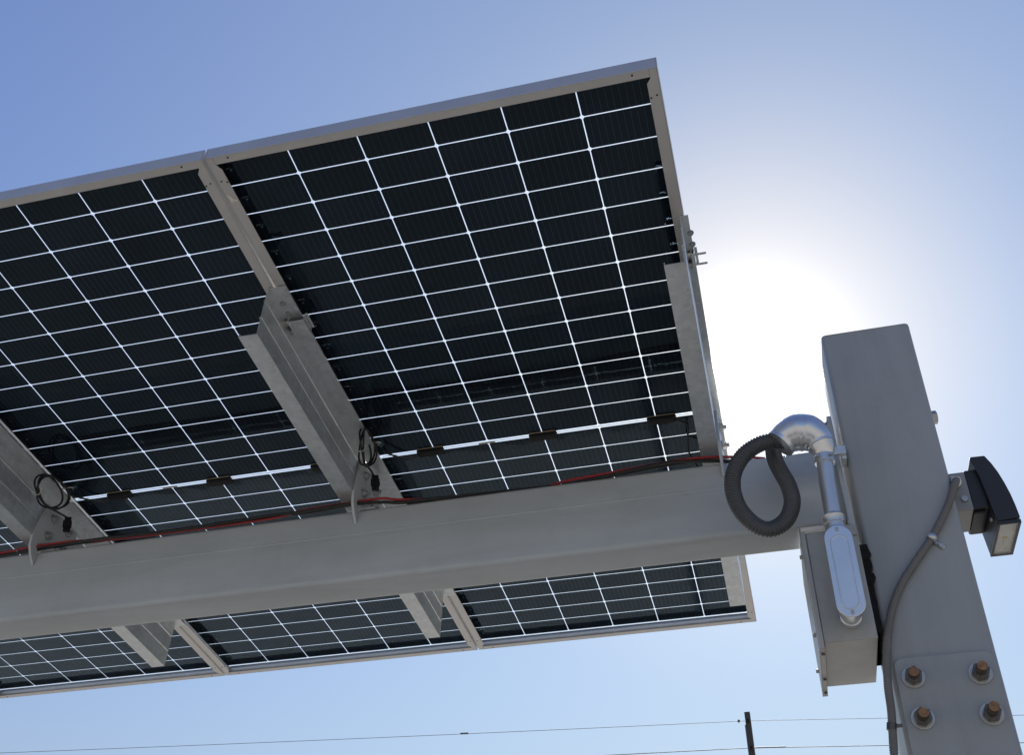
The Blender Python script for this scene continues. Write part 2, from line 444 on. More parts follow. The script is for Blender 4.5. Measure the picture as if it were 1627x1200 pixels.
# leads from the outer junction boxes to the coils at the seams
def lead(x0, x1, y1, zsag):
    return [(x0, 0.004, -0.014), (x0 + (x1 - x0) * 0.3, 0.012, -0.016), (x0 + (x1 - x0) * 0.65, -0.012, -0.020), (x1, y1, zsag)]
mb = MB(); mb.tube(catmull(lead(-0.42, -0.525, -0.055, -0.026), 6), 0.0032, M['blackwire'], 8); mb.build('wire_lead', (0, 0, 0), T0.o)
mb = MB(); mb.tube(catmull([(0.43, 0.006, -0.014), (0.462, 0.03, -0.02), (0.455, 0.09, -0.03), (0.452, 0.15, -0.045), (0.478, 0.21, -0.07)], 6), 0.0032, M['blackwire'], 8); mb.build('wire_lead', (0, 0, 0), T0.o)
T1 = copy_tree(T0.o); place(T1, (-PITCH, 0, 0), ARRAY)
T1['label'] = 'middle solar panel, between two seams of the array and crossed by the steel beam below'
T2 = copy_tree(T0.o); place(T2, (-2 * PITCH, 0, 0), ARRAY)
T2['label'] = 'leftmost solar panel, mostly cut off by the left edge and seen under the beam'
# dried white splash on the frame of the first module
mb = MB()
pts = [(-0.012, 0.0), (-0.004, 0.004), (0.002, 0.015), (0.010, 0.022), (0.006, 0.026), (-0.001, 0.020), (-0.003, 0.028), (-0.008, 0.024), (-0.007, 0.012)]
mb.prism([(-0.551 + px, -1.165 + py) for px, py in pts], 'z', -0.0360, -0.0350, M['dropping'])
mb.build('dried_splash', (0, 0, 0), T0.o)

# ------------------------------------------------------------------ Z rails under the seams
def make_rail(x, label, top_right=0.054, end=False):
    T = Thing('mounting_rail', (x, 0, -0.2), ARRAY, label, 'mounting rail', 'galvanised rails under the panel seams')
    def loc(mb, name, parent=None, **kw): return mb.build(name, (0, 0, -0.2), parent or T.o, **kw)
    B = 0.836; m = M['galv']; zt = -0.0378
    mb = MB()
    mb.strip([(top_right, zt), (0.0, zt), (0.0, -0.083), (-0.0030, -0.087), (0.0, -0.091), (0.0, -0.147), (-0.0045, -0.151), (0.0, -0.155), (0.0, -0.212), (-0.050, -0.212), (-0.050, -0.203)], 0.0025, 'y', -B, B, m)
    loc(mb, 'z_profile', smooth=25)
    for sy in (-1, 1):
        y0 = sy * 0.69
        mb = MB()
        w = 0.022 if end else 0.062
        mb.strip([(0.0125, -0.040), (0.0125, -0.060), (w, -0.060), (w, -0.036)], 0.003, 'y', y0 - 0.029, y0 + 0.029, m)
        mb.strip([(w + 0.0002, -0.0362), (w + 0.008, -0.0362)], 0.003, 'y', y0 - 0.029, y0 + 0.029, m)
        cl = loc(mb, 'clamp', bevel=0.0012)
        for d in (-0.017, 0.019):
            mb = MB()
            mb.cyl((0.0030, y0 + d, -0.050), (0.0048, y0 + d, -0.050), 0.0105, M['washer'], 16)
            mb.prism([(y0 + d + p[0], -0.050 + p[1]) for p in hexagon(0, 0, 0.0085)], 'x', 0.0050, 0.0120, M['washer'])
            mb.cyl((-0.001, y0 + d, -0.050), (0.052 if end else 0.058, y0 + d, -0.050), 0.0030, M['washer'], 10)
            loc(mb, 'bolt', cl)
    for yy in (-0.775, -0.735, 0.735, 0.775):
        mb = MB(); mb.prism(hexagon(0.02, yy, 0.007), 'z', -0.0455, -0.0405, M['washer'])
        mb.cyl((0.02, yy, -0.0405), (0.02, yy, -0.0379), 0.009, M['washer'], 14)
        loc(mb, 'rivet_bolt')
    return T
XJ = [-PITCH / 2, -1.5 * PITCH]
XR = [XJ[0] - 0.0200, XJ[1] - 0.0200, 0.5500]
R0 = make_rail(XR[0], 'galvanised Z rail under the seam between the middle and rightmost panels')
R1 = copy_tree(R0.o); place(R1, (XR[1], 0, -0.2), ARRAY)
R1['label'] = 'galvanised Z rail at the left edge, under the seam of the leftmost and middle panels'
R2 = make_rail(XR[2], 'galvanised Z rail under the free end of the rightmost panel, in the sun glare', 0.0215, True)
R2.o.rotation_euler.z = 0.0078        # not quite square to the beam

# ------------------------------------------------------------------ saddle brackets between rail and beam
def make_saddle(x, label):
    T = Thing('saddle_bracket', (x, 0, -0.25), ARRAY, label, 'bracket', 'saddle brackets on the beam')
    def loc(mb, name, parent=None, **kw): return mb.build(name, (0, 0, -0.25), parent or T.o, **kw)
    half = [(-0.092, -0.078), (-0.106, -0.16), (-0.113, -0.225), (-0.108, -0.255), (-0.090, -0.282), (-0.062, -0.308), (-0.0606, -0.300),
            (-0.0606, -0.258), (-0.080, -0.244), (-0.078, -0.226), (-0.058, -0.218), (-0.036, -0.226), (-0.030, -0.2496)]
    poly = half + [(-y, z) for y, z in reversed(half)]
    mb = MB(); mb.prism(poly, 'x', 0.0, 0.009, M['paint'])
    loc(mb, 'gusset_plate', bevel=0.0015)
    mb = MB(); mb.box(0.0092, 0.060, -0.055, 0.055, -0.2492, -0.2412, M['paint'])
    loc(mb, 'foot_plate', bevel=0.0015)
    for (y, z) in ((-0.045, -0.110), (0.045, -0.110), (-0.045, -0.180), (0.045, -0.180)):
        mb = MB()
        mb.cyl((0.0092, y, z), (0.0118, y, z), 0.016, M['washer'], 18)
        mb.prism([(y + p[0], z + p[1]) for p in hexagon(0, 0, 0.0115)], 'x', 0.0119, 0.0215, M['washer'])
        mb.cyl((0.0216, y, z), (0.030, y, z), 0.006, M['washer'], 12)
        loc(mb, 'bolt')
    return T
Sd = make_saddle(XR[0] + 0.0030, 'painted steel saddle bracket holding the rail between the middle and rightmost panels')
S1 = copy_tree(Sd.o); place(S1, (XR[1] + 0.0030, 0, -0.25), ARRAY)
S1['label'] = 'painted steel saddle bracket at the left edge, under the wide wire coil'
S2 = copy_tree(Sd.o); place(S2, (XR[2] + 0.0030, 0, -0.25), ARRAY)
S2['label'] = 'steel saddle bracket at the sunlit free end of the array, beside the corrugated hose'

# ------------------------------------------------------------------ main beam
BX0, BX1 = -2.34, 0.872
T = Thing('steel_beam', (BX0, 0, -0.51), ARRAY, 'long grey painted steel box beam carrying the solar panels', 'beam')
mb = MB(); mb.prism(rrect(-0.06, 0.06, -0.51, -0.25, 0.016, 6), 'x', BX0, BX1, M['paint'])
T.part('box_section', mb, smooth=50)
mb = MB(); mb.prism([(-0.0599, -0.3460), (-0.0605, -0.3450), (-0.0608, -0.3430), (-0.0605, -0.3410), (-0.0599, -0.3400)], 'x', BX0 + 0.002, BX1 - 0.002, M['paint'])
T.part('weld_seam', mb)
mb = MB(); mb.prism(rrect(-0.105, 0.085, -0.565, -0.165, 0.012, 4), 'x', BX1 + 0.0002, BX1 + 0.0125, M['paint'])
T.part('end_plate', mb, bevel=0.0015)
for (y, z) in ((-0.088, -0.195), (0.068, -0.195), (-0.088, -0.535), (0.068, -0.535)):
    mb = MB(); mb.cyl((BX1 - 0.0024, y, z), (BX1, y, z), 0.017, M['washer'], 18)
    mb.prism([(y + p[0], z + p[1]) for p in hexagon(0, 0, 0.0125)], 'x', BX1 - 0.014, BX1 - 0.0025, M['steelnut'])
    T.part('bolt', mb)

# ------------------------------------------------------------------ cables along the beam
cab = [(-2.33, -0.060), (-2.1, -0.058), (-1.879, -0.050), (-1.756, -0.060), (-1.60, -0.064), (-1.464, -0.062), (-1.169, -0.060), (-0.877, -0.066), (-0.768, -0.066),
       (-0.603, -0.072), (-0.50, -0.064), (-0.434, -0.058), (-0.198, -0.036), (-0.018, -0.032), (0.083, -0.036), (0.228, -0.056), (0.395, -0.066), (0.52, -0.060), (0.66, -0.03), (0.80, 0.02)]
HIDE = {5: 0.008, 6: 0.016, 7: 0.016, 12: 0.012, 13: 0.012}      # where the red wire slips behind the black ones
def cable_pts(dy, dz, wob, ph, hide=0.0):
    out = []
    for i, (x, y) in enumerate(cab):
        w = math.sin(i * 1.7 + ph) * wob
        h = HIDE.get(i, 0.0) * hide
        out.append((x, y + dy + w + h, -0.2415 + dz + (0.004 if y < -0.062 else 0.0) + abs(w) * 0.6 - h * 0.35 + (HIDE.get(i, 0.0) * 0.3 if not hide else 0)))
    return catmull(out, 8)
mb = MB(); mb.tube(cable_pts(-0.004, 0.0045, 0.005, 0.4, 1.0), 0.0042, M['red'], 10)
single('red_cable', mb, (-0.5, -0.06, -0.24), ARRAY, 'red cable lying along the top edge of the beam', 'cable')
mb = MB(); mb.tube(cable_pts(-0.005, -0.0045, 0.004, 2.6), 0.0050, M['blackwire'], 10)
mb.tube(cable_pts(0.008, 0.002, 0.004, 1.1), 0.0050, M['blackwire'], 10)
single('black_cable', mb, (-0.5, -0.06, -0.245), ARRAY, 'black cable running beside the red one along the beam', 'cable')

# ------------------------------------------------------------------ coiled leads at the seams
def make_coil(x, c, ry, rz, label, tail, skew=0.0):
    T = Thing('wire_coil', (x, c[0], c[1]), ARRAY, label, 'wire coil', 'coiled panel leads')
    mb = MB()
    for k, (fy, fz, dx, rot) in enumerate(((1, 1, 0, 0), (0.93, 1.0, 0.007, 0.25), (0.72, 1.02, -0.006, -0.2))):
        pts = []
        for i in range(40):
            a = 2 * math.pi * i / 40 + rot
            y = ry * fy * math.cos(a); z = rz * fz * math.sin(a)
            pts.append((x + dx + 0.006 * math.sin(a * 2 + k) + skew * y, c[0] + y + 0.002 * math.sin(3 * a + k), c[1] + z))
        mb.tube(pts, 0.0034, M['blackwire'], 8, closed=True)
    T.part('wire_loop', mb)
    # pale zip ties cinching the loops, their cut ends sticking out
    for a, k in ((0.9, 1), (4.0, -1)):
        y = c[0] + ry * math.cos(a); z = c[1] + rz * math.sin(a); xx = x + skew * (y - c[0])
        mb = MB(); r = [(xx + 0.011 * math.cos(t), y + 0.007 * math.sin(t) * math.cos(a), z + 0.007 * math.sin(t) * math.sin(a)) for t in [2 * math.pi * q / 14 for q in range(14)]]
        mb.tube(r, 0.0014, M['tie'], 6, closed=True)
        mb.tube([(xx + 0.011, y, z), (xx + 0.019, y + k * 0.007, z + 0.007), (xx + 0.022, y + k * 0.018, z + 0.010)], 0.0015, M['tie'], 6)
        T.part('zip_tie', mb)
    ty, tz = tail
    mb = MB(); mb.tube(catmull([(x, c[0] + ry * 0.4, c[1] - rz * 0.9), (x + 0.006, (c[0] + ty) / 2 + 0.01, (c[1] - rz + tz) / 2), (x + 0.004, ty, tz)], 6), 0.0034, M['blackwire'], 8)
    T.part('wire_tail', mb)
    for d in (0.0, 0.020):
        mb = MB(); p = Vector((x + 0.004 + d * 0.5, ty + d * 0.2, tz)); q = p + Vector((0.003, 0.010, -0.052))
        mb.tube([p, p + (q - p) * 0.25, p + (q - p) * 0.26, p + (q - p) * 0.7, p + (q - p) * 0.71, q], [0.006, 0.006, 0.0095, 0.0095, 0.0065, 0.0065], M['black'], 12)
        T.part('connector', mb)
    return T
make_coil(-0.542, (-0.150, -0.078), 0.062, 0.062, 'narrow coil of black leads hanging from the seam in the middle of the beam', (-0.075, -0.135))
make_coil(-1.665, (-0.165, -0.088), 0.070, 0.056, 'wide coil of black leads hanging at the left edge of the array', (-0.055, -0.118), 0.25)

# ------------------------------------------------------------------ post (world frame)
PX0, PX1, PY0, PY1, PZT = 0.899, 1.152, -0.175, 0.079, 0.098
T = Thing('steel_post', ((PX0 + PX1) / 2, (PY0 + PY1) / 2, -ZC), WORLD, 'tall wide grey steel post standing right of the solar panels', 'post')
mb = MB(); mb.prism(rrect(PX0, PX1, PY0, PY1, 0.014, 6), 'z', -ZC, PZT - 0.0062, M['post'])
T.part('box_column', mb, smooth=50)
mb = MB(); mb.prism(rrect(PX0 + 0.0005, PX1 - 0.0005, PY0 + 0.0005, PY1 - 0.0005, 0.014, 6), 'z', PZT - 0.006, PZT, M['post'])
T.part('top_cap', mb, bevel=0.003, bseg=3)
# splice plate with rounded upper corners
r = 0.022; x0, x1, zt, zb = 0.908, 1.141, -0.914, -1.62
poly = [(x0, zb), (x1, zb), (x1, zt - r)] + [(x1 - r + r * math.cos(math.radians(a)), zt - r + r * math.sin(math.radians(a))) for a in range(15, 91, 15)] \
     + [(x0 + r - r * math.sin(math.radians(a)), zt - r + r * math.cos(math.radians(a))) for a in range(0, 91, 15)]
mb = MB(); mb.prism(poly, 'y', PY0 - 0.0125, PY0 - 0.0003, M['post'])
T.part('splice_plate', mb, bevel=0.002)
yp = PY0 - 0.0125
for k, (bx, bz, ln) in enumerate(((0.947, -0.965, 0.046), (1.101, -0.970, 0.058), (0.948, -1.066, 0.050), (1.103, -1.069, 0.062))):
    mb = MB(); mb.cyl((bx, yp - 0.005, bz), (bx, yp - ln + 0.002, bz), 0.0116, M['shank'], 20)
    mb.tube([(bx, yp - ln + 0.0019, bz), (bx, yp - ln + 0.0004, bz), (bx, yp - ln, bz)], [0.0117, 0.0117, 0.0105], M['rust'], 20)
    for i in range(int((ln - 0.033) / 0.0028)):
        y = yp - 0.030 - i * 0.0028
        mb.tube([(bx, y, bz), (bx, y - 0.0010, bz), (bx, y - 0.0020, bz)], [0.0116, 0.0127, 0.0116], M['shank'], 16, caps=False)
    bolt = T.part('bolt', mb)
    mb = MB(); mb.cyl((bx, yp - 0.0004, bz), (bx, yp - 0.0050, bz), 0.0275, M['washer'], 28)
    T.part('washer', mb, bolt, bevel=0.0008)
    rot = random.uniform(0, 1.0)
    mb = MB(); mb.prism(hexagon(bx, bz, 0.0215, rot), 'y', yp - 0.0275, yp - 0.0052, M['steelnut'])
    T.part('nut', mb, bolt, bevel=0.002, smooth=0)
# side bolt on the right face, with its washer plate
mb = MB(); mb.prism(rrect(-0.085, -0.015, -0.215, -0.112, 0.012, 4), 'x', PX1 + 0.0003, PX1 + 0.0125, M['post'])
T.part('washer_plate', mb, bevel=0.0015)
mb = MB(); mb.prism([(-0.050 + p[0], -0.163 + p[1]) for p in hexagon(0, 0, 0.020)], 'x', PX1 + 0.0127, PX1 + 0.0300, M['washer'])
mb.cyl((PX1 + 0.0300, -0.050, -0.163), (PX1 + 0.0315, -0.050, -0.163), 0.016, M['washer'], 20)
T.part('side_bolt', mb, bevel=0.0012)

# ------------------------------------------------------------------ electrical enclosure hanging on the left face of the post
T = Thing('electrical_box', (0.815, -0.03, -0.862), WORLD, 'grey metal electrical box hung on the left side of the post', 'electrical box')
mb = MB(); mb.box(0.7525, 0.884, -0.200, 0.134, -0.862, -0.553, M['encl'])
T.part('box_body', mb, bevel=0.003)
mb = MB()
mb.box(0.7375, 0.7400, -0.206, 0.166, -0.878, -0.540, M['encl'])
mb.box(0.7402, 0.7520, -0.2065, -0.2040, -0.8775, -0.5405, M['encl'])
mb.box(0.7402, 0.7520, 0.1635, 0.1660, -0.8775, -0.5405, M['encl'])
mb.box(0.7402, 0.7520, -0.2035, 0.1630, -0.8780, -0.8755, M['encl'])
mb.box(0.7402, 0.7520, -0.2035, 0.1630, -0.5425, -0.5400, M['encl'])
cov = T.part('cover', mb, bevel=0.0008)
for (y, z) in ((-0.17, -0.868), (0.02, -0.868), (0.13, -0.868)):
    mb = MB(); mb.cyl((0.7462, y, -0.8782), (0.7462, y, -0.8825), 0.0045, M['steelnut'], 12); T.part('cover_screw', mb, cov)
for (y, z) in ((-0.15, -0.82), (0.12, -0.82), (-0.15, -0.60)):
    mb = MB(); mb.cyl((0.7374, y, z), (0.7300, y, z), 0.0055, M['washer'], 12); T.part('cover_screw', mb, cov)
mb = MB(); mb.box(0.742, 0.808, -0.2085, -0.2070, -0.5530, -0.5420, M['lit_lip'])  # pale strips paint the sun-bright rim of the cover lip
mb.box(0.7350, 0.7372, -0.2075, -0.2045, -0.585, -0.5425, M['lit_lip'])
T.part('lit_lip_strip', mb)
mb = MB(); mb.box(0.8085, 0.8835, -0.2080, -0.2003, -0.578, -0.5480, M['encl'])
T.part('hinge_leaf', mb, bevel=0.001)
# ragged dark strip filling the gap between box and post
random.seed(3); left = []; right = []
for i in range(26):
    z = -0.600 - i * 0.0098
    right.append((0.8988 + 0.0, z)); left.append((0.8845, z))
mb = MB(); vs = []; fs = []
for i in range(26):
    z = -0.600 - i * 0.0098
    yj = -0.185 - random.uniform(0.0, 0.010) * (1 if i < 12 else 0.3)
    vs += [(0.8845, yj, z), (0.8985 + random.uniform(-0.002, 0.012) * (1 if i < 12 else 0.2), yj - random.uniform(-0.004, 0.006), z), (0.8845, 0.05, z), (0.8985, 0.05, z)]
for i in range(25):
    a, b = i * 4, i * 4 + 4
    fs += [(a, a + 1, b + 1, b), (a + 1, a + 3, b + 3, b + 1), (a, b, b + 2, a + 2), (a + 2, b + 2, b + 3, a + 3)]
mb.add(vs, fs, M['dark_fill'])
T.part('dark_filler', mb)

# ------------------------------------------------------------------ rigid conduit with its body and hood
T = Thing('conduit_riser', (0.827, -0.24, -0.80), WORLD, 'shiny metal conduit with long oval cover plate and rounded hood, before the electrical box', 'conduit')
def stadium(cx, z0, z1, r, seg=10):
    pts = []
    for k in range(seg + 1):
        a = math.pi * k / seg; pts.append((cx + r * math.cos(a), z1 - r + r * math.sin(a)))
    for k in range(seg + 1):
        a = math.pi + math.pi * k / seg; pts.append((cx + r * math.cos(a), z0 + r + r * math.sin(a)))
    return pts
LX = 0.8275
mb = MB(); mb.prism(stadium(LX, -0.835, -0.607, 0.029), 'y', -0.3085, -0.246, M['castalu'])
body = T.part('conduit_body', mb, bevel=0.006, bseg=3)
mb = MB(); mb.prism(stadium(LX, -0.846, -0.597, 0.0355), 'y', -0.3135, -0.3087, M['castalu'])
cov = T.part('cover_plate', mb, bevel=0.002)
# raised oval ridge on the cover
ring = [Vector((x, -0.3134, z)) for x, z in stadium(LX, -0.826, -0.627, 0.0205)]
mb = MB(); mb.tube(ring, 0.0022, M['castalu'], 8, closed=True)
mb.prism(stadium(LX, -0.8255, -0.6275, 0.020), 'y', -0.3146, -0.3136, M['castalu'])
T.part('raised_panel', mb, cov, bevel=0.0008)
for z in (-0.609, -0.835):
    mb = MB(); mb.tube([(LX, -0.3137, z), (LX, -0.3160, z), (LX, -0.3172, z)], [0.0048, 0.0044, 0.002], M['washer'], 14); T.part('cover_screw', mb, cov)
mb = MB(); mb.tube([(LX, -0.2455, -0.806), (LX, -0.222, -0.806), (LX, -0.221, -0.806), (LX, -0.2005, -0.806)], [0.0235, 0.0235, 0.027, 0.027], M['castalu'], 28)
T.part('rear_hub', mb, bevel=0.001)
cy = -0.277
mb = MB(); mb.tube([(LX, cy, -0.612), (LX, cy, -0.592), (LX, cy, -0.590), (LX, cy, -0.578), (LX, cy, -0.577), (LX, cy, -0.560), (LX, cy, -0.557), (LX, cy, -0.549)],
                   [0.028, 0.028, 0.0255, 0.0255, 0.0285, 0.0285, 0.0300, 0.0235], M['zinc'], 32)
T.part('coupling', mb, bevel=0.001)
mb = MB(); mb.tube([(LX, cy, -0.5485), (LX + 0.002, cy, -0.45), (0.833, cy, -0.392)], 0.0218, M['zinc'], 32)
T.part('pipe', mb)
mb = MB(); mb.tube([(0.833, cy, -0.395), (0.8335, cy, -0.372), (0.8336, cy, -0.370)], [0.0270, 0.0270, 0.0225], M['zinc'], 28)
for s in (-1, 1): mb.cyl((0.8335 + s * 0.018, cy - 0.022, -0.383), (0.8335 + s * 0.018, cy - 0.031, -0.383), 0.0042, M['washer'], 10)
T.part('clamp_collar', mb)
hp = catmull([(0.8336, cy, -0.372), (0.834, cy, -0.345), (0.826, cy, -0.318), (0.803, cy, -0.295), (0.774, cy, -0.289), (0.745, cy, -0.300), (0.726, cy, -0.316)], 6)
hr = []
kr = [0.0245, 0.034, 0.0430, 0.0520, 0.0520, 0.0450, 0.0370]
for i in range(len(hp)):
    t = i / 6; a = min(int(t), 5); fr = t - a; hr.append(kr[a] * (1 - fr) + kr[a + 1] * fr)
mb = MB(); mb.tube(hp, hr, M['castalu'], 32)
hood = T.part('hood', mb, smooth=60)
d = (hp[-1] - hp[-2]).normalized()
mb = MB(); mb.tube([hp[-1] - d * 0.010, hp[-1] - d * 0.009, hp[-1] + d * 0.002, hp[-1] + d * 0.0025], [0.0385, 0.0425, 0.0425, 0.036], M['castalu'], 32)
T.part('mouth_rim', mb, hood)
mb = MB(); k = 8; d = (hp[k + 1] - hp[k]).normalized(); mb.tube([hp[k] - d * 0.004, hp[k] - d * 0.0035, hp[k] + d * 0.0035, hp[k] + d * 0.004], [hr[k] - 0.001, hr[k] + 0.0018, hr[k] + 0.0022, hr[k] - 0.001], M['castalu'], 32)
T.part('cap_band', mb, hood)
mb = MB(); mb.box(0.846, 0.8985, -0.215, -0.203, -0.335, -0.312, M['galv']); mb.box(0.886, 0.8985, -0.2025, -0.150, -0.345, -0.302, M['galv'])
T.part('strap', mb, bevel=0.001)

# ------------------------------------------------------------------ black corrugated hose loop
hose = [(0.742, -0.272, -0.308), (0.708, -0.272, -0.301), (0.668, -0.274, -0.308), (0.624, -0.274, -0.335), (0.592, -0.272, -0.382), (0.582, -0.268, -0.436), (0.594, -0.262, -0.494),
        (0.628, -0.256, -0.542), (0.668, -0.250, -0.556), (0.709, -0.242, -0.530), (0.732, -0.232, -0.478), (0.731, -0.220, -0.420), (0.718, -0.208, -0.368), (0.708, -0.198, -0.325), (0.706, -0.192, -0.290), (0.712, -0.190, -0.265)]
base = catmull(hose, 60)
L = [0.0]
for a, b in zip(base, base[1:]): L.append(L[-1] + (b - a).length)
rib = 0.0076; n = int(L[-1] / rib * 4); pts = []; rad = []; j = 0
for i in range(n):
    t = L[-1] * i / (n - 1)
    while j < len(L) - 2 and L[j + 1] < t: j += 1
    f = (t - L[j]) / max(1e-9, L[j + 1] - L[j]); pts.append(base[j].lerp(base[j + 1], f))
    rad.append((0.0204, 0.0228, 0.0228, 0.0204)[i % 4])
mb = MB(); mb.tube(pts, rad, M['hose'], 20)
single('corrugated_hose', mb, (0.65, -0.27, -0.43), WORLD, 'dark corrugated hose hanging in a loop in front of the beam end', 'hose', smooth=60)

# ------------------------------------------------------------------ wall light on the right face of the post
T = Thing('flood_light', (PX1, -0.03, -0.44), WORLD, 'dark hooded outdoor light fixed to the right side of the post', 'light')
mb = MB(); mb.box(PX1 + 0.0003, 1.2035, -0.110, 0.030, -0.498, -0.382, M['boxgrey'])
gb = T.part('mounting_box', mb, bevel=0.004, bseg=3)
mb = MB(); mb.cyl((1.186, -0.1103, -0.466), (1.186, -0.1165, -0.466), 0.0085, M['washer'], 16)
T.part('plug', mb, gb)
mb = MB()
mb.cyl((1.168, -0.1103, -0.397), (1.168, -0.1150, -0.397), 0.005, M['washer'], 12)
T.part('screw', mb, gb)
mb = MB(); mb.box(1.2038, 1.2440, -0.104, 0.060, -0.492, -0.376, M['bronze'])
mb.box(1.2038, 1.2365, -0.086, 0.045, -0.5005, -0.4922, M['bronze'])
T.part('driver_housing', mb, bevel=0.003)
HYF, HYB = -0.122, 0.082
prof = [(1.2235, -0.352), (1.2265, -0.3455), (1.264, -0.3465), (1.2760, -0.372), (1.2865, -0.402), (1.2945, -0.435), (1.3010, -0.470), (1.3050, -0.505), (1.3075, -0.5420),
        (1.2480, -0.5460), (1.2445, -0.500), (1.2405, -0.455), (1.2360, -0.410), (1.2300, -0.375)]
mb = MB(); mb.prism(prof, 'y', HYF, HYB, M['bronze'])
hood = T.part('hood', mb, bevel=0.0025)
mb = MB(); rim = 0.0068
zb0 = -0.5465
def under(x0, x1, y0, y1, z0, z1, m): mb.box(x0, x1, y0, y1, z0, z1, m)
under(1.2482, 1.3072, HYF + 0.001, HYF + rim, zb0 - 0.010, zb0, M['bronze']); under(1.2482, 1.3072, HYB - rim, HYB - 0.001, zb0 - 0.010, zb0, M['bronze'])
under(1.2482, 1.2482 + rim, HYF + rim + 0.0003, HYB - rim - 0.0003, zb0 - 0.010, zb0, M['bronze']); under(1.3072 - rim, 1.3072, HYF + rim + 0.0003, HYB - rim - 0.0003, zb0 - 0.010, zb0, M['bronze'])
T.part('lens_rim', mb, hood, bevel=0.0008)
mb = MB(); x0, x1, y0, y1 = 1.2482 + rim + 0.0004, 1.3072 - rim - 0.0004, HYF + rim + 0.0005, HYB - rim - 0.0005
mb.box(x0, x1, y0, y1, zb0 - 0.0022, zb0 - 0.0010, M['reflector'])
mb.cyl(((x0 + x1) / 2, -0.02, zb0 - 0.0023), ((x0 + x1) / 2, -0.02, zb0 - 0.0040), 0.0075, M['led'], 16)
mb.box(x0 + 0.020, x0 + 0.024, -0.012, 0.030, zb0 - 0.0036, zb0 - 0.0023, M['washer'])
T.part('reflector', mb, hood)
mb = MB(); mb.box(x0, x1, y0, y1, zb0 - 0.0092, zb0 - 0.0080, M['lens'])
T.part('lens', mb, hood)
mb = MB(); mb.cyl((1.2440, -0.09, -0.525), (1.2385, -0.09, -0.525), 0.006, M['washer'], 12); T.part('screw', mb, hood)

# ------------------------------------------------------------------ flexible conduit down the post
T = Thing('flexible_conduit', (1.0, -0.19, -0.65), WORLD, 'thin grey flexible conduit curving from the light down across the front of the post', 'conduit')
fx = [(1.172, -0.122, -0.417), (1.168, -0.160, -0.432), (1.156, -0.187, -0.460), (1.134, -0.190, -0.505), (1.104, -0.190, -0.553), (1.064, -0.190, -0.608), (1.010, -0.189, -0.670), (0.968, -0.189, -0.722),
      (0.935, -0.190, -0.780), (0.911, -0.192, -0.845), (0.894, -0.196, -0.918), (0.8835, -0.199, -0.985), (0.8795, -0.199, -1.044), (0.8720, -0.199, -1.10), (0.866, -0.199, -1.15), (0.861, -0.199, -1.25), (0.862, -0.199, -1.60), (0.863, -0.199, -2.6), (0.863, -0.199, -ZC)]
base = catmull(fx[:16], 40); rad = [0.0098 + 0.0006 * (1 if i % 4 < 2 else -1) for i in range(len(base))]
mb = MB(); mb.tube(base, rad, M['flex'], 14); mb.tube(catmull(fx[15:], 8), 0.0098, M['flex'], 14)
T.part('jacket', mb, smooth=60)
mb = MB(); mb.tube([(1.1722, -0.1106, -0.415), (1.1720, -0.128, -0.419), (1.1719, -0.130, -0.4195), (1.1712, -0.143, -0.424)], [0.0150, 0.0150, 0.0125, 0.0125], M['zinc'], 20)
T.part('connector', mb)
def strap(cx, cz, ang, name):
    mb = MB(); d = Vector((math.cos(ang), 0, math.sin(ang))); nrm = Vector((-d.z, 0, d.x)); c = Vector((cx, -0.1895, cz))
    vs = []; fs = []
    arc = [c + nrm * (0.0125 * math.cos(t)) + Vector((0, -0.0125 * math.sin(t), 0)) for t in [math.pi * k / 8 for k in range(9)]]
    arc = arc + [c - nrm * 0.0135 + Vector((0, 0.0135, 0)), c - nrm * 0.038 + Vector((0, 0.0135, 0))]
    for p in arc: vs += [p - d * 0.008, p + d * 0.008]
    for i in range(len(arc) - 1): fs.append((2 * i, 2 * i + 1, 2 * i + 3, 2 * i + 2))
    mb.add(vs, fs, M['zinc'])
    s = c - nrm * 0.028 + Vector((0, 0.0128, 0)); mb.cyl(s, s + Vector((0, -0.004, 0)), 0.005, M['washer'], 12)
    o = T.part(name, mb)
    so = o.modifiers.new('thick', 'SOLIDIFY'); so.thickness = 0.0016; so.offset = 0
strap(1.067, -0.604, math.radians(45), 'conduit_strap')
mb = MB(); mb.tube([(0.8748, -0.199, -1.074), (0.8715, -0.199, -1.090)], 0.0118, M['steelnut'], 16)
mb.box(0.8805, 0.8985, -0.203, -0.199, -1.086, -1.078, M['steelnut'])
T.part('conduit_strap', mb)

# ------------------------------------------------------------------ far pole and wires (world)
CAM = Vector((0.64655042, -2.98707646, -1.90702387))
CR = Vector((0.968864667490462, 0.2474914878687267, -0.00701566255748723))
CU = Vector((0.14721349574223572, -0.5530568819404577, 0.8200343114831535))
CF = Vector((-0.19907145139358223, 0.7955350707359311, 0.5722713591201555))
F = 1765.6048332204161
TH = math.radians(17.655); DPOLE = 14.0
PXW, PYW = CAM.x + DPOLE * math.sin(math.radians(-2.176)), CAM.y + DPOLE * math.cos(math.radians(-2.176))
PZ = CAM.z + DPOLE * math.tan(TH)
T = Thing('utility_pole', (PXW, PYW, -ZC), WORLD, 'thin dark square pole far behind, below the beam, carrying two wires', 'pole')
w = 0.034
mb = MB(); mb.box(PXW - w, PXW + w, PYW - w, PYW + w, -ZC, PZ, M['wood']); T.part('shaft', mb, bevel=0.004)
mb = MB(); mb.box(PXW - w - 0.012, PXW - w - 0.0005, PYW - 0.03, PYW + 0.0, PZ - 1.6, PZ - 0.16, M['wire']); T.part('ground_strap', mb)
for z in (PZ - 0.13, PZ - 0.46):
    mb = MB(); mb.cyl((PXW, PYW - w, z), (PXW, PYW - w - 0.05, z), 0.012, M['washer'], 10); mb.ball((PXW, PYW - w - 0.055, z), 0.02, 0.02, 0.026, M['black']); T.part('insulator', mb)
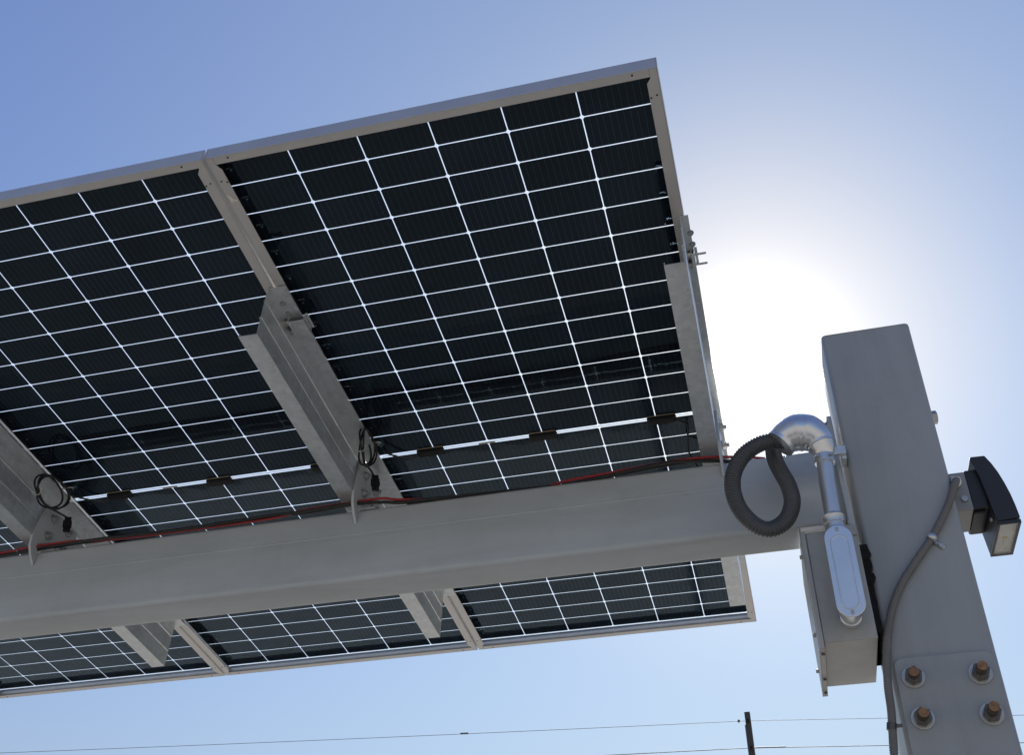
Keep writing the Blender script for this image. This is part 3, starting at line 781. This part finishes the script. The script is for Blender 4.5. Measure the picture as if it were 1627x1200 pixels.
def wire(zoff, p, q, label, sl):
    mb = MB(); z0 = PZ - zoff; pts = []
    a = Vector((PXW + p[0], PYW - w - 0.055 + p[1], z0 + p[2])); m = Vector((PXW, PYW - w - 0.055, z0)); b = Vector((PXW + q[0], PYW - w - 0.055 + q[1], z0 + q[2]))
    for s, e in ((a, m), (m, b)):
        for k in range(24):
            t = k / 24; P = s.lerp(e, t); P.z -= 0.10 * 4 * t * (1 - t) * sl; pts.append(P)
    pts.append(b)
    mb.tube(pts, 0.0030 if zoff < 0.3 else 0.0046, M['wire'], 8)
    return mb, m, a, b
mb, m, a, b = wire(0.13, (-26, -5.0, -0.2), (26, 5.0, 0.2), '', 1.0)
q = m.lerp(a, 0.130); q.z -= 0.04; mb.tube([q, q + (a - m).normalized() * 0.10], 0.011, M['wire'], 8)
q = m.lerp(a, 0.0042); mb.ball(q, 0.016, 0.016, 0.02, M['wire'])
single('overhead_wire', mb, tuple(m), WORLD, 'higher and thinner of the two overhead wires, nearest the tip of the dark pole', 'wire', 'overhead wires')
mb, m, a, b = wire(0.46, (-26, -4.6, -0.2), (26, 5.0, 0.2), '', 1.0)
q = m; mb.tube([m.lerp(b, t) for t in (0.0, 0.008, 0.0155)], 0.008, M['wire'], 8)
single('overhead_wire', mb, tuple(m), WORLD, 'lower and thicker of the two overhead wires, at the very bottom of the picture', 'wire', 'overhead wires')

# ------------------------------------------------------------------ ground
mb = MB(); mb.add([(-900, -900, -ZC), (900, -900, -ZC), (900, 900, -ZC), (-900, 900, -ZC)], [(0, 1, 2, 3)], M['ground'])
o = mb.build('ground', (0, 0, -ZC)); o.location = (0, 0, 0); o['kind'] = 'structure'

mb = MB(); mb.add([(-14, -2.2, 0), (9, -2.2, 0), (9, 3.3, 0), (-14, 3.3, 0)], [(0, 1, 2, 3)], M['asphalt'])  # unseen dark patch, added to cut light bounced up to the undersides
o = mb.build('dark_bounce_patch', (0, 0, 0)); o.location = (0, 0, 0.004); o['kind'] = 'structure'

# ------------------------------------------------------------------ sky, sun, camera
SUN = Vector((0.0149, 0.8217, 0.5697)).normalized()
EL, AZ = math.asin(SUN.z), math.atan2(SUN.x, SUN.y)
w = bpy.data.worlds.new('World'); S.world = w; w.use_nodes = True
nt = w.node_tree; nt.nodes.clear(); L = nt.links.new
out = nt.nodes.new('ShaderNodeOutputWorld')
sky = nt.nodes.new('ShaderNodeTexSky'); sky.sky_type = 'NISHITA'; sky.sun_disc = False
sky.sun_elevation = EL; sky.sun_rotation = AZ; sky.altitude = 0; sky.air_density = 2.5; sky.dust_density = 0.0; sky.ozone_density = 2.0
bg = nt.nodes.new('ShaderNodeBackground'); bg.inputs['Strength'].default_value = 0.066
tint = nt.nodes.new('ShaderNodeMix'); tint.data_type = 'RGBA'; tint.blend_type = 'MULTIPLY'; tint.inputs[0].default_value = 1.0
L(sky.outputs[0], tint.inputs[6]); tint.inputs[7].default_value = (0.545, 0.60, 1.0, 1); L(tint.outputs[2], bg.inputs[0])
# the sun's own aureole: bright sky close to the sun's direction
geo = nt.nodes.new('ShaderNodeTexCoord')
nv = nt.nodes.new('ShaderNodeVectorMath'); nv.operation = 'NORMALIZE'; L(geo.outputs['Generated'], nv.inputs[0])
dt = nt.nodes.new('ShaderNodeVectorMath'); dt.operation = 'DOT_PRODUCT'; L(nv.outputs[0], dt.inputs[0]); dt.inputs[1].default_value = SUN
mxm = nt.nodes.new('ShaderNodeMath'); mxm.operation = 'MAXIMUM'; L(dt.outputs['Value'], mxm.inputs[0]); mxm.inputs[1].default_value = 0.0
acc = None
for ex, col in ((7, (0.112, 0.110, 0.012)), (60, (0.375, 0.275, 0.125)), (500, (0.36, 0.36, 0.36)), (4000, (6.0, 5.9, 5.7))):
    p = nt.nodes.new('ShaderNodeMath'); p.operation = 'POWER'; L(mxm.outputs[0], p.inputs[0]); p.inputs[1].default_value = ex
    s = nt.nodes.new('ShaderNodeVectorMath'); s.operation = 'SCALE'; s.inputs[0].default_value = col; L(p.outputs[0], s.inputs['Scale'])
    if acc is None: acc = s
    else:
        d = nt.nodes.new('ShaderNodeVectorMath'); d.operation = 'ADD'; L(acc.outputs[0], d.inputs[0]); L(s.outputs[0], d.inputs[1]); acc = d
bg2 = nt.nodes.new('ShaderNodeBackground'); bg2.inputs['Strength'].default_value = 1.0; L(acc.outputs[0], bg2.inputs[0])
ad = nt.nodes.new('ShaderNodeAddShader'); L(bg.outputs[0], ad.inputs[0]); L(bg2.outputs[0], ad.inputs[1]); L(ad.outputs[0], out.inputs['Surface'])

sd = bpy.data.lights.new('sun', 'SUN'); sd.energy = 5.0; sd.angle = math.radians(0.53); sd.color = (1.0, 0.955, 0.89)
so = bpy.data.objects.new('sun', sd); COL.objects.link(so); so.rotation_euler = (-SUN).to_track_quat('-Z', 'Y').to_euler(); so.location = SUN * 40

cd = bpy.data.cameras.new('camera'); cd.sensor_width = 36; cd.sensor_fit = 'HORIZONTAL'; cd.lens = F / 1627 * 36
cd.clip_start = 0.05; cd.clip_end = 3000
co = bpy.data.objects.new('camera', cd); COL.objects.link(co)
rm = Matrix((CR, CU, -CF)).transposed().to_4x4(); rm.translation = CAM + Vector((0, 0, ZC)); co.matrix_world = rm
S.camera = co
S.render.engine = 'CYCLES'
S.cycles.max_bounces = 10; S.cycles.transparent_max_bounces = 24; S.cycles.caustics_reflective = False; S.cycles.caustics_refractive = False
S.view_settings.view_transform = 'Standard'; S.view_settings.look = 'None'; S.view_settings.gamma = 1; S.view_settings.exposure = 0.78
